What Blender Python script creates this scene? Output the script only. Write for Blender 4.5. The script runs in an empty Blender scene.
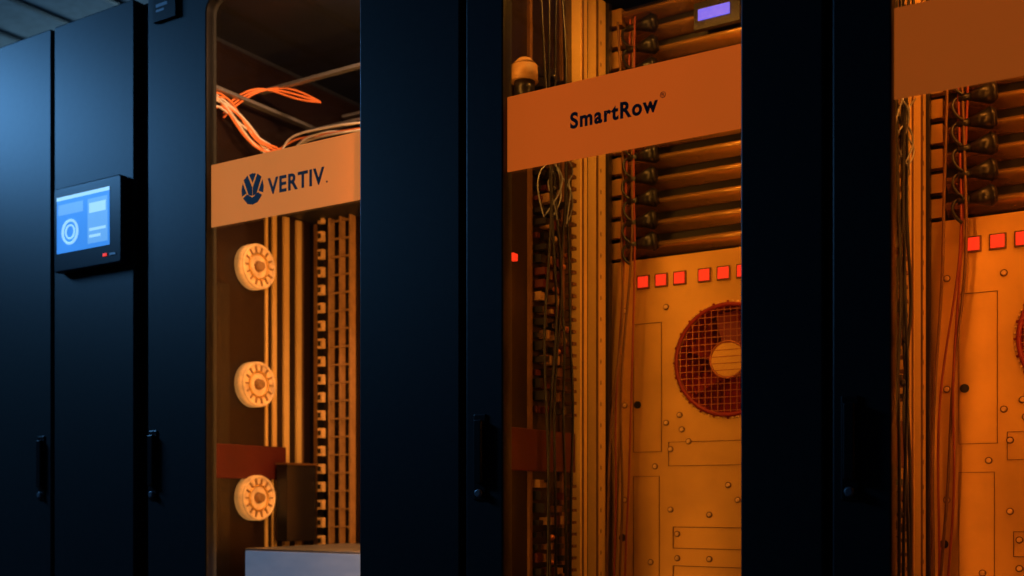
import bpy, bmesh, math, random
from mathutils import Vector, Matrix
random.seed(7)
sc = bpy.context.scene
sc.view_settings.view_transform = 'Standard'
PI = math.pi

# ---------------------------------------------------------------- materials
def new_mat(name):
    m = bpy.data.materials.new(name); m.use_nodes = True
    nt = m.node_tree; nt.nodes.clear()
    out = nt.nodes.new('ShaderNodeOutputMaterial')
    return m, nt, out
def pbr(name, col, rough=0.5, metal=0.0, var=0.12, scale=12, bump=0.0, emit=None, estr=0, stretch=(1,1,1), spec=0.5):
    m, nt, out = new_mat(name)
    b = nt.nodes.new('ShaderNodeBsdfPrincipled')
    tc = nt.nodes.new('ShaderNodeTexCoord'); mp = nt.nodes.new('ShaderNodeMapping')
    mp.inputs['Scale'].default_value = stretch
    nz = nt.nodes.new('ShaderNodeTexNoise'); nz.inputs['Scale'].default_value = scale; nz.inputs['Detail'].default_value = 5
    nt.links.new(tc.outputs['Object'], mp.inputs['Vector']); nt.links.new(mp.outputs['Vector'], nz.inputs['Vector'])
    cr = nt.nodes.new('ShaderNodeValToRGB')
    cr.color_ramp.elements[0].position = 0.3; cr.color_ramp.elements[1].position = 0.7
    cr.color_ramp.elements[0].color = tuple(c*(1-var) for c in col)+(1,)
    cr.color_ramp.elements[1].color = tuple(min(1, c*(1+var)) for c in col)+(1,)
    nt.links.new(nz.outputs['Fac'], cr.inputs['Fac']); nt.links.new(cr.outputs['Color'], b.inputs['Base Color'])
    b.inputs['Roughness'].default_value = rough; b.inputs['Metallic'].default_value = metal
    b.inputs['Specular IOR Level'].default_value = spec
    if bump:
        bp = nt.nodes.new('ShaderNodeBump'); bp.inputs['Strength'].default_value = bump; bp.inputs['Distance'].default_value = 0.002
        nt.links.new(nz.outputs['Fac'], bp.inputs['Height']); nt.links.new(bp.outputs['Normal'], b.inputs['Normal'])
    if emit:
        b.inputs['Emission Color'].default_value = emit+(1,); b.inputs['Emission Strength'].default_value = estr
    nt.links.new(b.outputs[0], out.inputs[0])
    return m
M = {}
M['door']   = pbr('powder_coated_door', (0.022,0.026,0.027), 0.45, 0, .1, 60, .05, spec=.4)
M['body']   = pbr('cabinet_body_black', (0.012,0.014,0.018), 0.5)
M['inner']  = pbr('inner_side_panel', (0.018,0.009,0.006), 0.4, .3, .4, 6, 0, stretch=(1,1,.3))
M['gold']   = pbr('zinc_plated_steel', (0.80,0.48,0.14), 0.36, .6, .12, 9, .1, stretch=(1,1,.25))
M['post']   = pbr('brushed_brass_post', (0.95,0.62,0.22), 0.40, .25, .12, 9, .1, stretch=(1,1,.25))
M['panel']  = pbr('equipment_face_steel', (0.80,0.46,0.11), 0.36, .55, .28, 4, .08)
M['slat']   = pbr('louver_slat_steel', (0.76,0.45,0.15), 0.26, .7, .1, 8, 0, stretch=(.2,1,1))
M['dgold']  = pbr('dull_bronze', (0.20,0.10,0.04), 0.45, .5, .2, 20)
M['black']  = pbr('black_plastic', (0.010,0.009,0.010), 0.35)
M['redbar'] = pbr('red_brown_bracket', (0.08,0.008,0.005), 0.5, .1)
M['cream']  = pbr('cream_plastic', (0.80,0.52,0.22), 0.5, 0, .2, 60, .3)
M['spool']  = pbr('spool_painted_glow', (0.75,0.45,0.20), 0.5, 0, .45, 40, .3, (1,.42,.10), .38)  # disc glow put into the plastic by emission, no light behind
M['beige']  = pbr('beige_connector', (0.35,0.20,0.08), 0.5, 0, .2, 60, .3)
M['white']  = pbr('white_plastic', (0.85,0.82,0.78), 0.4)
M['paleblue']  = pbr('reflection_glow_front', (0.16,0.21,0.30), 0.4, 0, .5, 5, 0, (.18,.30,.55), .40, (1,1,3))  # pale glow imitates a bluish reflection in the door glass
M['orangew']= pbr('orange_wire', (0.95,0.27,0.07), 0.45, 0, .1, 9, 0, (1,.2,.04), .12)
M['redw']   = pbr('red_wire', (0.30,0.05,0.03), 0.45)
M['fanred'] = pbr('fan_cavity_red', (0.26,0.015,0.008), 0.5)
M['copper'] = pbr('fan_guard_wire', (0.50,0.17,0.06), 0.35, .6)
M['logo']   = pbr('navy_print', (0.008,0.012,0.03), 0.6)
M['screenbezel'] = pbr('display_bezel', (0.010,0.015,0.024), 0.3)
M['floor']  = pbr('raised_floor_tile', (0.10,0.12,0.14), 0.25, 0, .15, 4)
M['wall']   = pbr('room_wall_paint', (0.05,0.065,0.085), 0.7, 0, .1, 3)
M['ceil']   = pbr('ceiling_tile', (0.30,0.36,0.40), 0.8, 0, .15, 30)
M['tbar']   = pbr('ceiling_grid_bar', (0.05,0.06,0.07), 0.5)
M['redled'] = pbr('red_indicator', (0.5,0.03,0.02), .4, 0, .2, 200, 0, (1,0.04,0.012), 0.9)
M['bluelcd']= pbr('blue_lcd', (0.1,0.12,0.6), .3, 0, .3, 90, 0, (0.12,0.12,1.0), 1.1)
M['scr']    = pbr('display_screen_blue', (0.1,0.2,0.4), .3, 0, .3, 14, 0, (0.04,0.26,0.85), 0.9)
M['scr2']   = pbr('display_screen_light', (0.3,0.4,0.5), .3, 0, .3, 30, 0, (0.36,0.70,1.0), 0.95)
M['scr3']   = pbr('display_screen_mid', (0.05,0.1,0.3), .3, 0, .3, 30, 0, (0.14,0.44,0.95), 0.85)
M['added_lamp']   = pbr('added_light_diffuser', (0.8,0.8,0.8), .5, 0, 0, 3, 0, (0.45,0.68,1.0), 1.6)
M['steelg'] = pbr('grey_steel', (0.32,0.34,0.38), 0.4, .6)

def glass_mat():
    m, nt, out = new_mat('door_glass')
    t = nt.nodes.new('ShaderNodeBsdfTransparent'); t.inputs[0].default_value = (0.95,0.93,0.90,1)
    g = nt.nodes.new('ShaderNodeBsdfGlossy'); g.inputs['Roughness'].default_value = 0.02; g.inputs[0].default_value=(.9,.95,1,1)
    f = nt.nodes.new('ShaderNodeLayerWeight'); f.inputs[0].default_value=.5
    p = nt.nodes.new('ShaderNodeMath'); p.operation='POWER'; p.inputs[1].default_value=4
    q = nt.nodes.new('ShaderNodeMath'); q.operation='MULTIPLY_ADD'; q.inputs[1].default_value=.9; q.inputs[2].default_value=.07
    mx = nt.nodes.new('ShaderNodeMixShader')
    nt.links.new(f.outputs['Facing'], p.inputs[0]); nt.links.new(p.outputs[0], q.inputs[0]); nt.links.new(q.outputs[0], mx.inputs[0])
    nt.links.new(t.outputs[0], mx.inputs[1]); nt.links.new(g.outputs[0], mx.inputs[2])
    nt.links.new(mx.outputs[0], out.inputs[0]); return m
M['glass'] = glass_mat()
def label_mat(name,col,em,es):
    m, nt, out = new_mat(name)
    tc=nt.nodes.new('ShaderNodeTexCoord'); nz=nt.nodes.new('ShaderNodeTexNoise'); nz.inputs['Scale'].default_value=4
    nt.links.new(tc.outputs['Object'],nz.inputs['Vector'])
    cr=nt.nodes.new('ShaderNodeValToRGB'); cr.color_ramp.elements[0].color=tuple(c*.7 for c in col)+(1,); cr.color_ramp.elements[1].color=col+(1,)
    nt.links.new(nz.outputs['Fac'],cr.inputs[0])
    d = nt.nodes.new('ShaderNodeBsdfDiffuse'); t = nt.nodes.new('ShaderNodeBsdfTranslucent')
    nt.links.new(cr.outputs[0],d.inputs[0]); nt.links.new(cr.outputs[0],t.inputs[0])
    e = nt.nodes.new('ShaderNodeEmission'); e.inputs[0].default_value=em+(1,); e.inputs[1].default_value=es  # emission stands in for cabinet light coming through the film
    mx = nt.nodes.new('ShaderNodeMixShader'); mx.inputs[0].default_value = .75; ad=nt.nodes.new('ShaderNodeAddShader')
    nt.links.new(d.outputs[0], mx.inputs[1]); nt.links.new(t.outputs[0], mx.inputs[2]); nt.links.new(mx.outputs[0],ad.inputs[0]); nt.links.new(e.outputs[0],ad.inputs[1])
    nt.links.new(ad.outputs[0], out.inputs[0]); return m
M['labelA'] = label_mat('glow_label_film_tan',(0.60,0.34,0.12),(.46,.17,.045),.66)
M['labelB'] = label_mat('glow_label_film_orange',(0.50,0.20,0.04),(.36,.075,.008),.72)
M['labelC'] = label_mat('glow_label_film_amber',(0.32,0.13,0.03),(.27,.062,.007),.65)

# ---------------------------------------------------------------- builders
def link(o, parent=None):
    sc.collection.objects.link(o)
    if parent: o.parent = parent
    return o
def empty(name, loc=(0,0,0)):
    e = bpy.data.objects.new(name, None); e.location = loc; e.empty_display_size=.1
    return link(e)
class MB:
    def __init__(s): s.bm = bmesh.new(); s.mats=[]
    def mi(s, k):
        if k not in s.mats: s.mats.append(k)
        return s.mats.index(k)
    def _fin(s, verts, k, smooth=False):
        i = s.mi(k); fs=set()
        for v in verts:
            for f in v.link_faces: fs.add(f)
        for f in fs: f.material_index = i; f.smooth = smooth
    def box(s, x0,x1,y0,y1,z0,z1,k, rot=None):
        r = bmesh.ops.create_cube(s.bm, size=1)
        mt = Matrix.Translation(((x0+x1)/2,(y0+y1)/2,(z0+z1)/2))
        if rot: mt = mt @ rot
        mt = mt @ Matrix.Diagonal((abs(x1-x0),abs(y1-y0),abs(z1-z0),1))
        bmesh.ops.transform(s.bm, matrix=mt, verts=r['verts']); s._fin(r['verts'],k)
    def cyl(s, c, axis, r1, r2, L, k, seg=24, smooth=True):
        r = bmesh.ops.create_cone(s.bm, cap_ends=True, segments=seg, radius1=r1, radius2=r2, depth=L)
        q = Vector((0,0,1)).rotation_difference(Vector(axis).normalized()).to_matrix().to_4x4()
        bmesh.ops.transform(s.bm, matrix=Matrix.Translation(c)@q, verts=r['verts']); s._fin(r['verts'],k)
        if smooth:
            for v in r['verts']:
                for f in v.link_faces:
                    if len(f.verts)==4: f.smooth=True
    def ball(s, c, r, k, sc_=(1,1,1)):
        q = bmesh.ops.create_icosphere(s.bm, subdivisions=2, radius=r)
        bmesh.ops.transform(s.bm, matrix=Matrix.Translation(c)@Matrix.Diagonal((*sc_,1)), verts=q['verts']); s._fin(q['verts'],k,True)
    def torus(s, c, axis, R, r, k, n=48, m=8):
        q = Vector((0,0,1)).rotation_difference(Vector(axis).normalized()).to_matrix().to_4x4()
        mt = Matrix.Translation(c)@q; vs=[]
        for i in range(n):
            a=2*PI*i/n; row=[]
            for j in range(m):
                b=2*PI*j/m
                row.append(s.bm.verts.new(mt@Vector(((R+r*math.cos(b))*math.cos(a),(R+r*math.cos(b))*math.sin(a),r*math.sin(b)))))
            vs.append(row)
        i0=s.mi(k)
        for i in range(n):
            for j in range(m):
                f=s.bm.faces.new((vs[i][j],vs[(i+1)%n][j],vs[(i+1)%n][(j+1)%m],vs[i][(j+1)%m])); f.material_index=i0; f.smooth=True
    def prof(s, pts, x0, x1, k, smooth=True):
        a=[s.bm.verts.new((x0,p[0],p[1])) for p in pts]; b=[s.bm.verts.new((x1,p[0],p[1])) for p in pts]
        i0=s.mi(k); n=len(pts)
        for i in range(n):
            f=s.bm.faces.new((a[i],b[i],b[(i+1)%n],a[(i+1)%n])); f.material_index=i0; f.smooth=smooth
        for l in (a,b):
            f=s.bm.faces.new(l); f.material_index=i0
    def done(s, name, parent=None, bevel=0, loc=None):
        bmesh.ops.recalc_face_normals(s.bm, faces=s.bm.faces[:])
        me = bpy.data.meshes.new(name); s.bm.to_mesh(me); s.bm.free()
        for k in s.mats: me.materials.append(M[k])
        o = bpy.data.objects.new(name, me); link(o,parent)
        if bevel:
            b=o.modifiers.new('bevel','BEVEL'); b.width=bevel; b.segments=2; b.limit_method='ANGLE'
        return o
def rrect(x0,x1,z0,z1,r,n=6):
    pts=[]
    for cx,cz,a0 in ((x1-r,z1-r,0),(x0+r,z1-r,90),(x0+r,z0+r,180),(x1-r,z0+r,270)):
        for i in range(n+1):
            a=math.radians(a0+90*i/n); pts.append((cx+r*math.cos(a),cz+r*math.sin(a)))
    return pts
def plate(name, loops, y0, y1, mat, parent=None, bev=0.002):
    cu = bpy.data.curves.new(name,'CURVE'); cu.dimensions='2D'; cu.fill_mode='BOTH'
    cu.extrude = max((y1-y0)/2-bev,0.0002); cu.bevel_depth=bev; cu.bevel_resolution=2
    for lp in loops:
        sp=cu.splines.new('POLY'); sp.points.add(len(lp)-1); sp.use_cyclic_u=True
        for p,q in zip(sp.points,lp): p.co=(q[0],q[1],0,1)
    cu.offset = -bev
    o=bpy.data.objects.new(name,cu); link(o)
    o.rotation_euler=(PI/2,0,0); o.location=(0,(y0+y1)/2,0)
    return to_mesh(o,name,mat,parent)
def to_mesh(o,name,mat,parent):
    bpy.context.view_layer.update()
    dg=bpy.context.evaluated_depsgraph_get()
    me=bpy.data.meshes.new_from_object(o.evaluated_get(dg)); me.transform(o.matrix_world)
    bpy.data.objects.remove(o)
    me.materials.clear(); me.materials.append(M[mat])
    n=bpy.data.objects.new(name,me); link(n,parent); return n
def text(name, body, x, y, z, size, mat, parent, width=None, bold=0.0, sp=1.0):
    cu=bpy.data.curves.new(name,'FONT'); cu.body=body; cu.size=size; cu.extrude=.0004; cu.offset=bold; cu.space_character=sp
    o=bpy.data.objects.new(name,cu); link(o); bpy.context.view_layer.update()
    if width: 
        k=width/max(o.dimensions.x,1e-6); o.scale=(k,1,1)
    o.rotation_euler=(PI/2,0,0); o.location=(x,y,z)
    return to_mesh(o,name,mat,parent)
def cables(name, paths, r, mat, parent=None):
    cu=bpy.data.curves.new(name,'CURVE'); cu.dimensions='3D'; cu.bevel_depth=r; cu.bevel_resolution=2; cu.resolution_u=8
    for p in paths:
        sp=cu.splines.new('NURBS'); sp.points.add(len(p)-1); sp.use_endpoint_u=True; sp.order_u=4
        for a,b in zip(sp.points,p): a.co=(*b,1)
    o=bpy.data.objects.new(name,cu); link(o)
    return to_mesh(o,name,mat,parent)
def area(name, loc, target, sx, sy, power, col, parent=None):
    l=bpy.data.lights.new(name,'AREA'); l.shape='RECTANGLE'; l.size=sx; l.size_y=sy; l.energy=power; l.color=col
    o=bpy.data.objects.new(name,l); link(o,parent); o.location=loc
    o.rotation_euler=(Vector(target)-Vector(loc)).to_track_quat('-Z','Y').to_euler(); return o

# ---------------------------------------------------------------- room
b=MB(); b.box(-7,3.5,-3.6,4.6,-.1,0,'floor')
for i in range(18): b.box(-7+.6*i-.002,-7+.6*i+.002,-3.6,4.6,0,.0008,'tbar')
for i in range(14): b.box(-7,3.5,-3.6+.6*i-.002,-3.6+.6*i+.002,0,.0008,'tbar')
b.done('floor')
b=MB(); b.box(-7,3.5,-3.6,4.6,2.75,2.85,'ceil')
for i in range(35): b.box(-7+.3*i-.012,-7+.3*i+.012,-3.6,4.6,2.738,2.75,'tbar')
for i in range(14): b.box(-7,3.5,-3.6+.6*i-.012,-3.6+.6*i+.012,2.735,2.75,'tbar')
b.done('ceiling')
for n,a in (('wall_left',(-7.1,-7,-3.6,4.6)),('wall_right',(3.5,3.6,-3.6,4.6)),('wall_back',(-7,3.5,4.6,4.7)),('wall_front',(-7,3.5,-3.7,-3.6))):
    b=MB(); b.box(*a,0,2.85,'wall'); b.done(n)
for n,a in (('baseboard_left',(-7,-6.985,-3.6,4.6)),('baseboard_back',(-7,3.5,4.585,4.6))):
    b=MB(); b.box(*a,0,.1,'tbar'); b.done(n)

# ---------------------------------------------------------------- cabinets
TOP=2.0
def body(parent,x0,x1,inner='inner'):
    b=MB(); t=.012; x0+=.002; x1-=.002
    b.box(x0,x0+t,.034,1.1,.06,TOP,'body'); b.box(x1-t,x1,.034,1.1,.06,TOP,'body')
    b.box(x0,x1,.034,1.1,TOP-.03,TOP,'body'); b.box(x0,x1,.034,1.1,.05,.08,'body'); b.box(x0+t,x1-t,1.085,1.1,.08,TOP-.03,'body')
    b.box(x0+.02,x1-.02,.08,1.06,0,.05,'black')
    for s in (x0+.0125,x1-.0135): b.box(s,s+.001,.036,1.08,.09,TOP-.04,inner)
    b.box(x0+t,x0+.045,.036,.05,.08,TOP-.03,'black'); b.box(x1-.045,x1-t,.036,.05,.08,TOP-.03,'black')
    return b.done('cabinet_body',parent,.002)
def handle(parent,x,z0=.90,z1=1.05):
    b=MB(); b.box(x-.013,x+.013,-.003,0.002,z0,z1,'black'); b.box(x-.008,x+.008,-.011,-.003,z0+.03,z1-.01,'black')
    b.cyl((x,-.006,z0+.012),(0,1,0),.007,.007,.008,'steelg',16)
    b.done('door_handle',parent,.002)
def plain_cabinet(name,x0,x1,hx=None):
    e=empty(name); body(e,x0,x1)
    plate('door_panel',[rrect(x0+.004,x1-.004,.06,TOP-.002,.006)],0,.03,'door',e,.003)
    if hx: handle(e,hx)
    return e
def glazed_cabinet(x0,x1,g0,g1,hx,ztop,lab):
    e=empty('server_cabinet'); body(e,x0,x1)
    plate('door_frame',[rrect(x0+.004,x1-.004,.06,TOP-.002,.006),rrect(g0,g1,.2,ztop,.03)],0,.03,'door',e,.003)
    plate('door_glass',[rrect(g0-.008,g1+.008,.19,ztop+.01,.03)],.017,.021,'glass',e,.0005)
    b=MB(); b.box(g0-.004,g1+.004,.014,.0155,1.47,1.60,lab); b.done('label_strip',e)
    handle(e,hx); return e

plain_cabinet('cooling_cabinet',-3.17,-2.57)
plain_cabinet('cooling_cabinet',-2.565,-2.262,-2.30)
cb=plain_cabinet('cooling_cabinet',-2.258,-1.972)
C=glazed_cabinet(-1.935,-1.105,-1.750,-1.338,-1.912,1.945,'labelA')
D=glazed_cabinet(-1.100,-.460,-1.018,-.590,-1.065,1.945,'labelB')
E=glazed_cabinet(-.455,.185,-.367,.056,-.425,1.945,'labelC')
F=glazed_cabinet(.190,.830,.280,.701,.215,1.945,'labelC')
b=MB(); b.box(-1.970,-1.937,.02,1.1,0.0,TOP-.01,'black'); b.done('filler_strip')

b=MB(); b.box(-1.905,-1.835,-.008,0,1.925,1.985,'black'); b.box(-1.895,-1.87,-.0085,-.008,1.945,1.95,'steelg'); b.box(-1.895,-1.86,-.0085,-.008,1.955,1.962,'steelg')
b.done('door_nameplate',C,.002)

# lettering
text('label_text','VERTIV',-1.586,.0132,1.515,.045,'logo',C,.15,.0011,1.12)
text('label_mark','.',-1.434,.0132,1.515,.03,'logo',C)
b=MB()
def chev(pts):
    lo=[b.bm.verts.new((p[0],.0128,p[1])) for p in pts]; hi=[b.bm.verts.new((p[0],.0136,p[1])) for p in pts]
    i0=b.mi('logo'); n=len(pts)
    b.bm.faces.new(lo).material_index=i0; b.bm.faces.new(hi).material_index=i0
    for i in range(n): b.bm.faces.new((lo[i],lo[(i+1)%n],hi[(i+1)%n],hi[i])).material_index=i0
cx,cz=-1.630,1.532; s=.031
P=lambda l:[(cx+s*x,cz+s*z) for x,z in l]
for sg in (1,-1):
    chev(P([(sg*x,z) for x,z in [(-.80,.70),(-.45,.95),(-.03,.10),(-.03,-.45),(-.35,-.35)]]))
    chev(P([(sg*x,z) for x,z in [(-.90,.50),(-1.0,.05),(-.95,-.35),(-.55,-.20)]]))
    chev(P([(sg*x,z) for x,z in [(-.85,-.50),(-.45,-.92),(0,-1.02),(0,-.56),(-.50,-.28)]]))
chev(P([(-.30,.98),(0,.42),(.30,.98),(0,1.04)]))
b.done('label_logo',C)
text('label_text','SmartRow',-.893,.0132,1.523,.036,'logo',D,.160,.0012,1.17)
text('label_mark','®',-.729,.0132,1.542,.013,'logo',D)

# ---------------------------------------------------------------- equipment in D / E / F
YP=.50
def equipment(dx, name='rack_equipment'):
    e=empty(name)
    X0,X1=-1.065+dx,-.49+dx
    fx,fz,R=-.800+dx,1.182,.110
    circ=[(fx+R*math.cos(2*PI*i/64),fz+R*math.sin(2*PI*i/64)) for i in range(64)]
    plate('face_panel',[rrect(X0,X1,.12,1.405,.004),circ],YP,YP+.012,'panel',e,.001)
    b=MB(); b.cyl((fx,YP+.08,fz),(0,1,0),R+.01,R+.01,.008,'fanred',48)
    for i in range(64):
        a=2*PI*i/64; a2=2*PI*(i+1)/64; r=R+.002
        v=[b.bm.verts.new(q) for q in ((fx+r*math.cos(a),YP+.01,fz+r*math.sin(a)),(fx+r*math.cos(a2),YP+.01,fz+r*math.sin(a2)),(fx+r*math.cos(a2),YP+.08,fz+r*math.sin(a2)),(fx+r*math.cos(a),YP+.08,fz+r*math.sin(a)))]
        b.bm.faces.new(v).material_index=b.mi('fanred')
    for i in range(7):
        a=2*PI*i/7
        c=Vector((fx+.068*math.cos(a),YP+.05,fz+.068*math.sin(a)))
        b.box(c.x-.038,c.x+.038,c.y-.001,c.y+.001,c.z-.022,c.z+.022,'fanred',Matrix.Rotation(-a,4,'Y')@Matrix.Rotation(.5,4,'X'))
    b.cyl((fx,YP+.020,fz),(0,1,0),.034,.034,.05,'panel',40)
    b.torus((fx,YP-.004,fz),(0,1,0),R+.001,.0045,'fanred',64)
    b.torus((fx,YP-.005,fz),(0,1,0),.037,.002,'copper',32,6)
    for i in range(72):
        a=2*PI*i/72; b.ball((fx+(R+.007)*math.cos(a),YP-.002,fz+(R+.007)*math.sin(a)),.0028,'cream' if i%3 else 'fanred')
    k=-R+.008
    while k<R:
        h=math.sqrt(max(R*R-k*k,0))
        b.box(fx+k-.0007,fx+k+.0007,YP-.004,YP-.0025,fz-h,fz+h,'copper'); b.box(fx-h,fx+h,YP-.0055,YP-.004,fz+k-.0007,fz+k+.0007,'copper')
        k+=.0135
    b.done('cooling_fan',e)
    b=MB()
    for o in (0,.041,.082,.136,.177,.218,.272,.313,.354):
        x=-.986+o+dx; b.box(x-.0145,x+.0145,YP-.004,YP,1.342,1.371,'dgold'); b.box(x-.0115,x+.0115,YP-.007,YP-.004,1.345,1.368,'redled')
    b.done('indicator_lights',e,.001)
    b=MB()
    def outline(x0,x1,z0,z1,w=.0018,m='dgold'):
        x0+=dx;x1+=dx
        b.box(x0,x1,YP-.002,YP,z0,z0+w,m); b.box(x0,x1,YP-.002,YP,z1-w,z1,m); b.box(x0,x0+w,YP-.002,YP,z0+w,z1-w,m); b.box(x1-w,x1,YP-.002,YP,z0+w,z1-w,m)
    outline(-1.01,-.945,1.0,1.27,.0010); outline(-.93,-.60,.97,1.02,.0010); outline(-.92,-.62,.80,.845,.0014); outline(-.92,-.62,.72,.765,.0014); outline(-1.01,-.95,.60,.95,.0010)
    outline(-.92,-.62,.55,.68); outline(-1.01,-.62,.3,.5)
    for x,z in [(-.935,1.30),(-.70,1.305),(-.935,1.06),(-.905,1.075),(-.90,1.045),(-.925,1.005),(-.885,1.02),(-.74,1.05),(-.70,1.03),(-1.03,1.30),(-1.03,1.1),(-1.03,.9),(-1.03,.7),(-.925,.88),(-.91,.83),(-.84,.87),(-.78,.90),(-.70,.88),(-.91,.78),(-.84,.78),(-.76,.87),(-.66,1.30),(-.60,1.2),(-.60,1.1),(-.60,.95),(-.55,1.28),(-.55,1.0),(-.96,.97),(-.80,.93),(-.97,.77)]:
        b.cyl((x+dx,YP-.001,z),(0,-1,0),.0065,.0065,.002,'dgold',14); b.cyl((x+dx,YP-.003,z),(0,-1,0),.005,.0035,.005,'cream',12)
    for x,z in [(-1.0,1.10),(-1.035,.82)]:
        b.cyl((x+dx,YP-.001,z),(0,-1,0),.008,.008,.003,'black',16)
    b.done('panel_hardware',e)
    b=MB(); n=12
    b.box(X0,X1,YP+.02,YP+.03,1.405,1.95,'black')
    for i in range(n):
        z=1.412+i*.0452; pts=[(YP+.018,z)]
        for j in range(9):
            t=j/8; pts.append((YP+.016-.030*math.sin(PI*t*.85)**1.3, z+.028*t))
        pts.append((YP+.018,z+.028)); b.prof(pts,X0+.035,X1,'slat')
        b.box(X0,X0+.028,YP-.002,YP+.018,z,z+.034,'gold')
    b.done('louver_slats',e)
    b=MB(); pth=[]
    for i in range(11):
        z=1.43+i*.0452; x=-.985+dx+random.uniform(-.003,.003)
        b.cyl((x+.016,YP-.028,z+.002),(1,.25,.12),.008,.020,.034,'black',20); b.cyl((x-.010,YP-.034,z-.001),(1,.25,.12),.006,.008,.022,'black',16)
        b.cyl((x+.036,YP-.022,z+.005),(1,.25,.12),.021,.014,.010,'black',20)
        b.box(x+.012,x+.022,YP-.025,YP+.015,z-.006,z+.006,'black')
        pth.append([(x-.02,YP-.035,z),(x-.035,YP-.04,z-.004),(x-.03,YP-.045,z-.03),(x-.012,YP-.04,z-.042)])
    b.done('cable_glands',e)
    cables('gland_cables',pth,.003,'black',e)
    pr=[];pb=[]
    for i in range(4):
        x=-1.02+dx+i*.010; zz=[1.9,1.6,1.45,1.3,1.1,.9,.7,.4]
        pp=[(x+random.uniform(-.012,.012)-(.02 if z<1.2 else 0)-(0.012 if z<.9 else 0),YP-.03-random.random()*.01,z) for z in zz]
        (pr if i%2 else pb).append(pp)
    cables('red_cable_run',pr,.0022,'redw',e); cables('black_cable_run',pb,.0028,'dgold',e)
    return e
def side_structure(dx,full=True):
    x=-1.0845+dx; e=empty('cable_management_rack')
    b=MB()
    b.box(x,x+.02,.365,.395,.09,1.95,'post'); b.box(x,x+.006,.395,.425,.09,1.95,'black'); b.box(x,x+.024,.425,.470,.09,1.95,'post')
    b.box(x+.02,x+.023,.372,.376,.09,1.95,'dgold'); b.box(x+.024,x+.027,.426,.432,.09,1.95,'dgold'); b.box(x,x+.03,.474,.488,.09,1.95,'black')
    z=.12
    while z<1.93:
        b.box(x+.024,x+.0245,.446,.450,z,z+.008,'dgold'); z+=.0222*2
    b.done('mounting_posts',e,.0015)
    b=MB(); b.box(x,x+.012,.10,.36,.955,1.035,'redbar'); b.done('cross_bracket',e,.002)
    b=MB()
    b.box(x,x+.006,.19,.20,.09,1.95,'dgold'); b.box(x,x+.006,.315,.325,.09,1.95,'dgold')
    z=.3
    while z<1.72:
        if not .93<z<1.05:
            for y in (.21,.235,.26,.285):
                k=random.choice(['black','black','dgold','black','black','redbar','beige'])
                b.box(x,x+random.uniform(.008,.03),y,y+random.uniform(.01,.02),z,z+random.uniform(.008,.018),k)
            b.box(x,x+.02,.335,.35,z,z+.006,'dgold')
            if random.random()<.4: b.ball((x+.03,random.uniform(.2,.3),z),.006,random.choice(['beige','copper','black']))
        z+=.024
    b.box(x+.0,x+.010,.125,.140,1.345,1.358,'redled')
    b.done('patch_connectors',e)
    ps=[]
    for i in range(5):
        y=.2+i*.022; ps.append([(x+.02+random.uniform(0,.03),y+random.uniform(-.012,.012),z) for z in [1.9,1.75,1.62,1.5,1.35,1.2,1.08,.8,.4]])
    cables('patch_cables',ps,.0028,'black',e)
    ps=[]
    for i in range(6):
        y=.2+i*.02; ps.append([(x+.02+random.uniform(0,.03),y+random.uniform(-.03,.03),z) for z in [1.57,1.55,1.53,1.51,1.48,1.44]])
    cables('grey_patch_cables',ps,.0015,'steelg',e)
    return e
eqs=[]
for dx in (0,.645,1.29):
    eqs.append(equipment(dx)); side_structure(dx)
b=MB(); b.box(-.862,-.765,YP-.03,YP-.016,1.845,1.90,'black'); b.box(-.852,-.785,YP-.033,YP-.03,1.862,1.885,'bluelcd'); b.done('digital_readout',eqs[0],.001)
b=MB(); b.cyl((-1.06,.14,1.69),(0,0,1),.026,.024,.03,'beige',32); b.cyl((-1.06,.14,1.712),(0,0,1),.024,.012,.012,'beige',32); b.cyl((-1.06,.14,1.66),(0,0,1),.018,.02,.03,'black',24); b.done('sensor_cap',D)

# ---------------------------------------------------------------- cabinet C interior
x=-1.9195
e=empty('cable_management_rack')
b=MB()
for y0,y1,k,d in ((.338,.346,'post',.006),(.362,.376,'post',.006),(.400,.418,'post',.008),(.445,.462,'post',.008),(.468,.474,'dgold',.004)):
    b.box(x,x+d,y0,y1,.09,1.60,k)
b.box(x,x+.02,.14,.150,.09,1.75,'dgold'); b.box(x,x+.012,.165,.215,.3,1.40,'black')
b.box(x+.012,x+.030,.50,.512,.09,1.60,'post'); b.box(x,x+.012,.50,.512,.09,1.6,'inner'); b.box(x+.03,x+.16,.50,.512,.09,1.66,'inner')
b.done('mounting_posts',e,.001)
b=MB(); b.box(x,x+.014,.10,.40,.95,1.03,'redbar'); b.done('cross_bracket',e,.002)
b=MB()
for z in (.905,1.175,1.455):
    y=.295; R=.054
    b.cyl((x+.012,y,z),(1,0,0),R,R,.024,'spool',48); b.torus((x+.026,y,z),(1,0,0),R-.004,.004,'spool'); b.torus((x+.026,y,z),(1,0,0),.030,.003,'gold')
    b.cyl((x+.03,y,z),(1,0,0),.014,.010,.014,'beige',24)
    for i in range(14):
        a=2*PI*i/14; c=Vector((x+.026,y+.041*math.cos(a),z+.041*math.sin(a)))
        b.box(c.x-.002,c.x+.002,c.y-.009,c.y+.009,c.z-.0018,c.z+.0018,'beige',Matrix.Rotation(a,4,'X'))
b.done('cable_spools',e)
b=MB(); ys=.47
b.box(-1.868,-1.864,ys,ys+.02,.09,1.62,'black'); b.box(-1.832,-1.828,ys,ys+.02,.09,1.62,'beige'); b.box(-1.765,-1.760,ys,ys+.02,.09,1.62,'beige'); b.box(-1.797,-1.793,ys,ys+.02,.09,1.62,'beige')
z=.12
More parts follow.
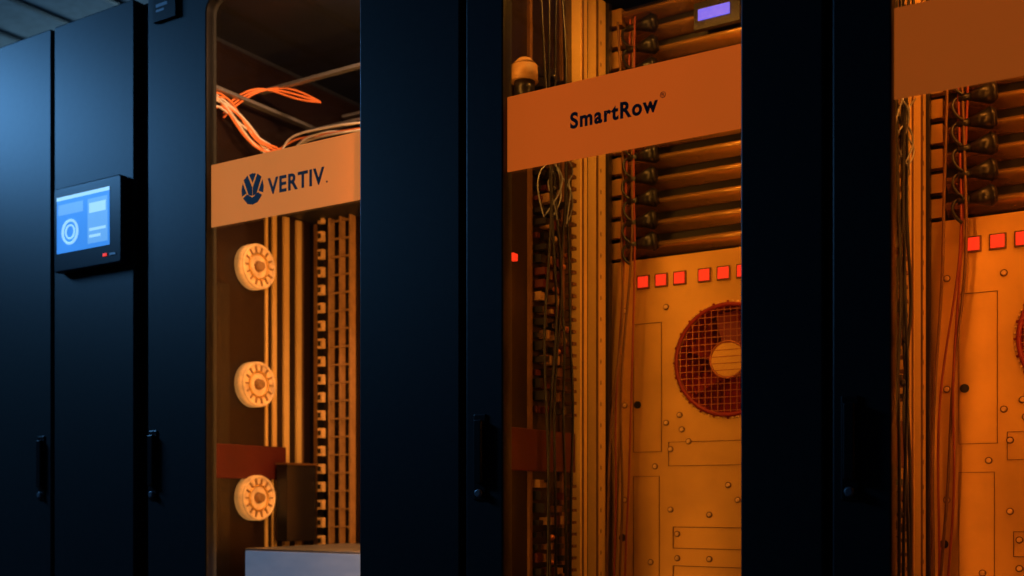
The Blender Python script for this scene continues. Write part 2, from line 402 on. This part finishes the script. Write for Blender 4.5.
while z<1.6:
    b.box(-1.860,-1.844,ys-.008,ys+.004,z,z+.024,'cream'); b.box(-1.857,-1.849,ys-.010,ys-.008,z+.006,z+.018,'black')
    b.box(-1.832,-1.762,ys+.002,ys+.008,z,z+.004,'beige'); z+=.0445
b.done('cable_ladder',e)
b=MB(); b.box(-1.76,-1.36,.12,.45,.60,.795,'steelg'); b.box(-1.755,-1.365,.115,.12,.61,.79,'paleblue')  # added box, its glowing front imitates a reflection in the glass
b.done('reflection_glow_box',e,.001)
b=MB(); b.box(-1.895,-1.86,.355,.455,.80,.985,'black'); b.box(-1.895,-1.855,.35,.46,.985,.99,'dgold'); b.done('junction_box',e,.001) 
b=MB(); b.box(-1.90,-1.50,.25,.5,1.60,1.615,'body'); b.box(-1.90,-1.15,.3,.315,1.87,1.878,'steelg'); b.box(-1.90,-1.15,.46,.48,1.82,1.828,'steelg'); b.box(-1.90,-1.88,.10,.48,1.83,1.838,'steelg')
b.box(-1.90,-1.15,.6,.615,1.90,1.907,'steelg'); b.done('roof_struts',e,.001)
b=MB(); b.box(-1.70,-1.15,.53,.55,.1,1.62,'panel'); b.done('blanking_panel',e,.002)
w=[];o2=[]
base=[(-1.905,.13,1.80),(-1.90,.17,1.82),(-1.89,.22,1.78),(-1.88,.28,1.73),(-1.86,.33,1.72)]
for i in range(9):
    j=lambda a=.03: random.uniform(-a,a)
    pp=[(q[0]+abs(j(.015)),q[1]+j(.02),q[2]+j(.028)) for q in base]
    if i<4: pp+=[(-1.80+j(),.32+j(),1.75+j(.01)),(-1.70+j(),.31,1.745+j(.010)),(-1.56,.30+j(),1.725+j(.01)),(-1.3,.32,1.71)]
    else: pp+=[(-1.85,.38+j(),1.68),(-1.84,.42,1.64)]
    (w if i in(0,5,3,2) else o2).append(pp)
for i in range(3):
    o2.append([(-1.90,.19,1.78+i*.01),(-1.89,.24,1.84+i*.010),(-1.86,.30,1.88),(-1.80,.32,1.87-i*.016),(-1.74,.34,1.83)])
cables('white_cables',w,.0026,'white',e); cables('orange_cables',o2,.0024,'orangew',e)

# ---------------------------------------------------------------- touchscreen
e=empty('control_touchscreen')
plate('bezel',[rrect(-2.226,-1.992,1.420,1.612,.008)],-.021,-.001,'screenbezel',e,.003)
b=MB(); y=-.0218
b.box(-2.214,-2.030,y,-.021,1.462,1.590,'scr')
b.box(-2.214,-2.030,y-.0004,y,1.582,1.590,'scr2'); b.box(-2.208,-2.12,y-.0004,y,1.548,1.572,'scr3')
b.box(-2.104,-2.036,y-.0004,y,1.472,1.572,'scr3'); b.box(-2.098,-2.042,y-.0008,y-.0004,1.54,1.562,'scr2'); b.box(-2.098,-2.042,y-.0008,y-.0004,1.50,1.506,'scr2'); b.box(-2.098,-2.06,y-.0008,y-.0004,1.485,1.491,'scr2')
b.torus((-2.165,y-.001,1.507),(0,1,0),.026,.003,'scr2',32,6); b.torus((-2.165,y-.001,1.507),(0,1,0),.015,.002,'scr2',32,6)
b.done('screen',e)
b=MB(); b.box(-2.052,-2.040,-.0225,-.021,1.438,1.444,'redled'); b.box(-2.03,-2.01,-.0222,-.021,1.438,1.443,'steelg'); b.done('status_lights',e)

# ---------------------------------------------------------------- lights
OR=(1.0,.38,.05); OR2=(1.0,.29,.03)
for (x0,x1,par,p,c) in ((-1.10,-.46,D,.54,OR),(-.455,.185,E,.80,OR2),(.19,.83,F,.7,OR)):
    area('led_strip',(x1-.05,.075,1.25),(x0+.30,.5,1.20),.02,1.1,5.5*p,c,par)
    area('led_strip',(x0+.03,.075,1.15),(x0+.40,.5,1.15),.02,1.3,1.5*p,c,par)
    area('led_strip',((x0+x1)/2,.15,1.94),((x0+x1)/2-.02,.45,1.2),.45,.03,5*p,c,par)
area('led_strip',(-1.25,.075,1.1),(-1.9,.3,1.1),.02,1.2,8,(1,.42,.10),C)
area('led_strip',(-1.22,.10,1.92),(-1.85,.35,1.6),.12,.03,5,(1,.50,.25),C)
area('aisle_light',(-3.7,-.75,2.3),(-2.7,0,1.5),.7,.35,18,(.15,.47,1.0))
area('ceiling_fill',(-4.5,2.6,2.1),(-4.5,2.6,2.75),1.5,1.5,32,(.35,.66,.9))  # unseen light added to brighten the ceiling behind the row
b=MB(); b.box(-6.4,-5.2,-1.06,-.94,2.70,2.735,'tbar'); b.box(-6.38,-5.22,-1.05,-.95,2.695,2.70,'added_lamp'); b.done('added_ceiling_light')  # unseen glowing fixture, added to the aisle for its light
w=bpy.data.worlds.new('world'); sc.world=w; w.use_nodes=True
w.node_tree.nodes['Background'].inputs[0].default_value=(.1,.2,.35,1); w.node_tree.nodes['Background'].inputs[1].default_value=.05

cd=bpy.data.cameras.new('camera'); cam=bpy.data.objects.new('camera',cd); link(cam)
cam.location=(0,-1.6,.9); cam.rotation_euler=(PI/2,0,math.radians(32))
cd.sensor_width=36; cd.lens=38.6; cd.shift_y=.207; cd.clip_start=.02
cd.dof.use_dof=True; cd.dof.focus_distance=1.95; cd.dof.aperture_fstop=3.2
sc.camera=cam
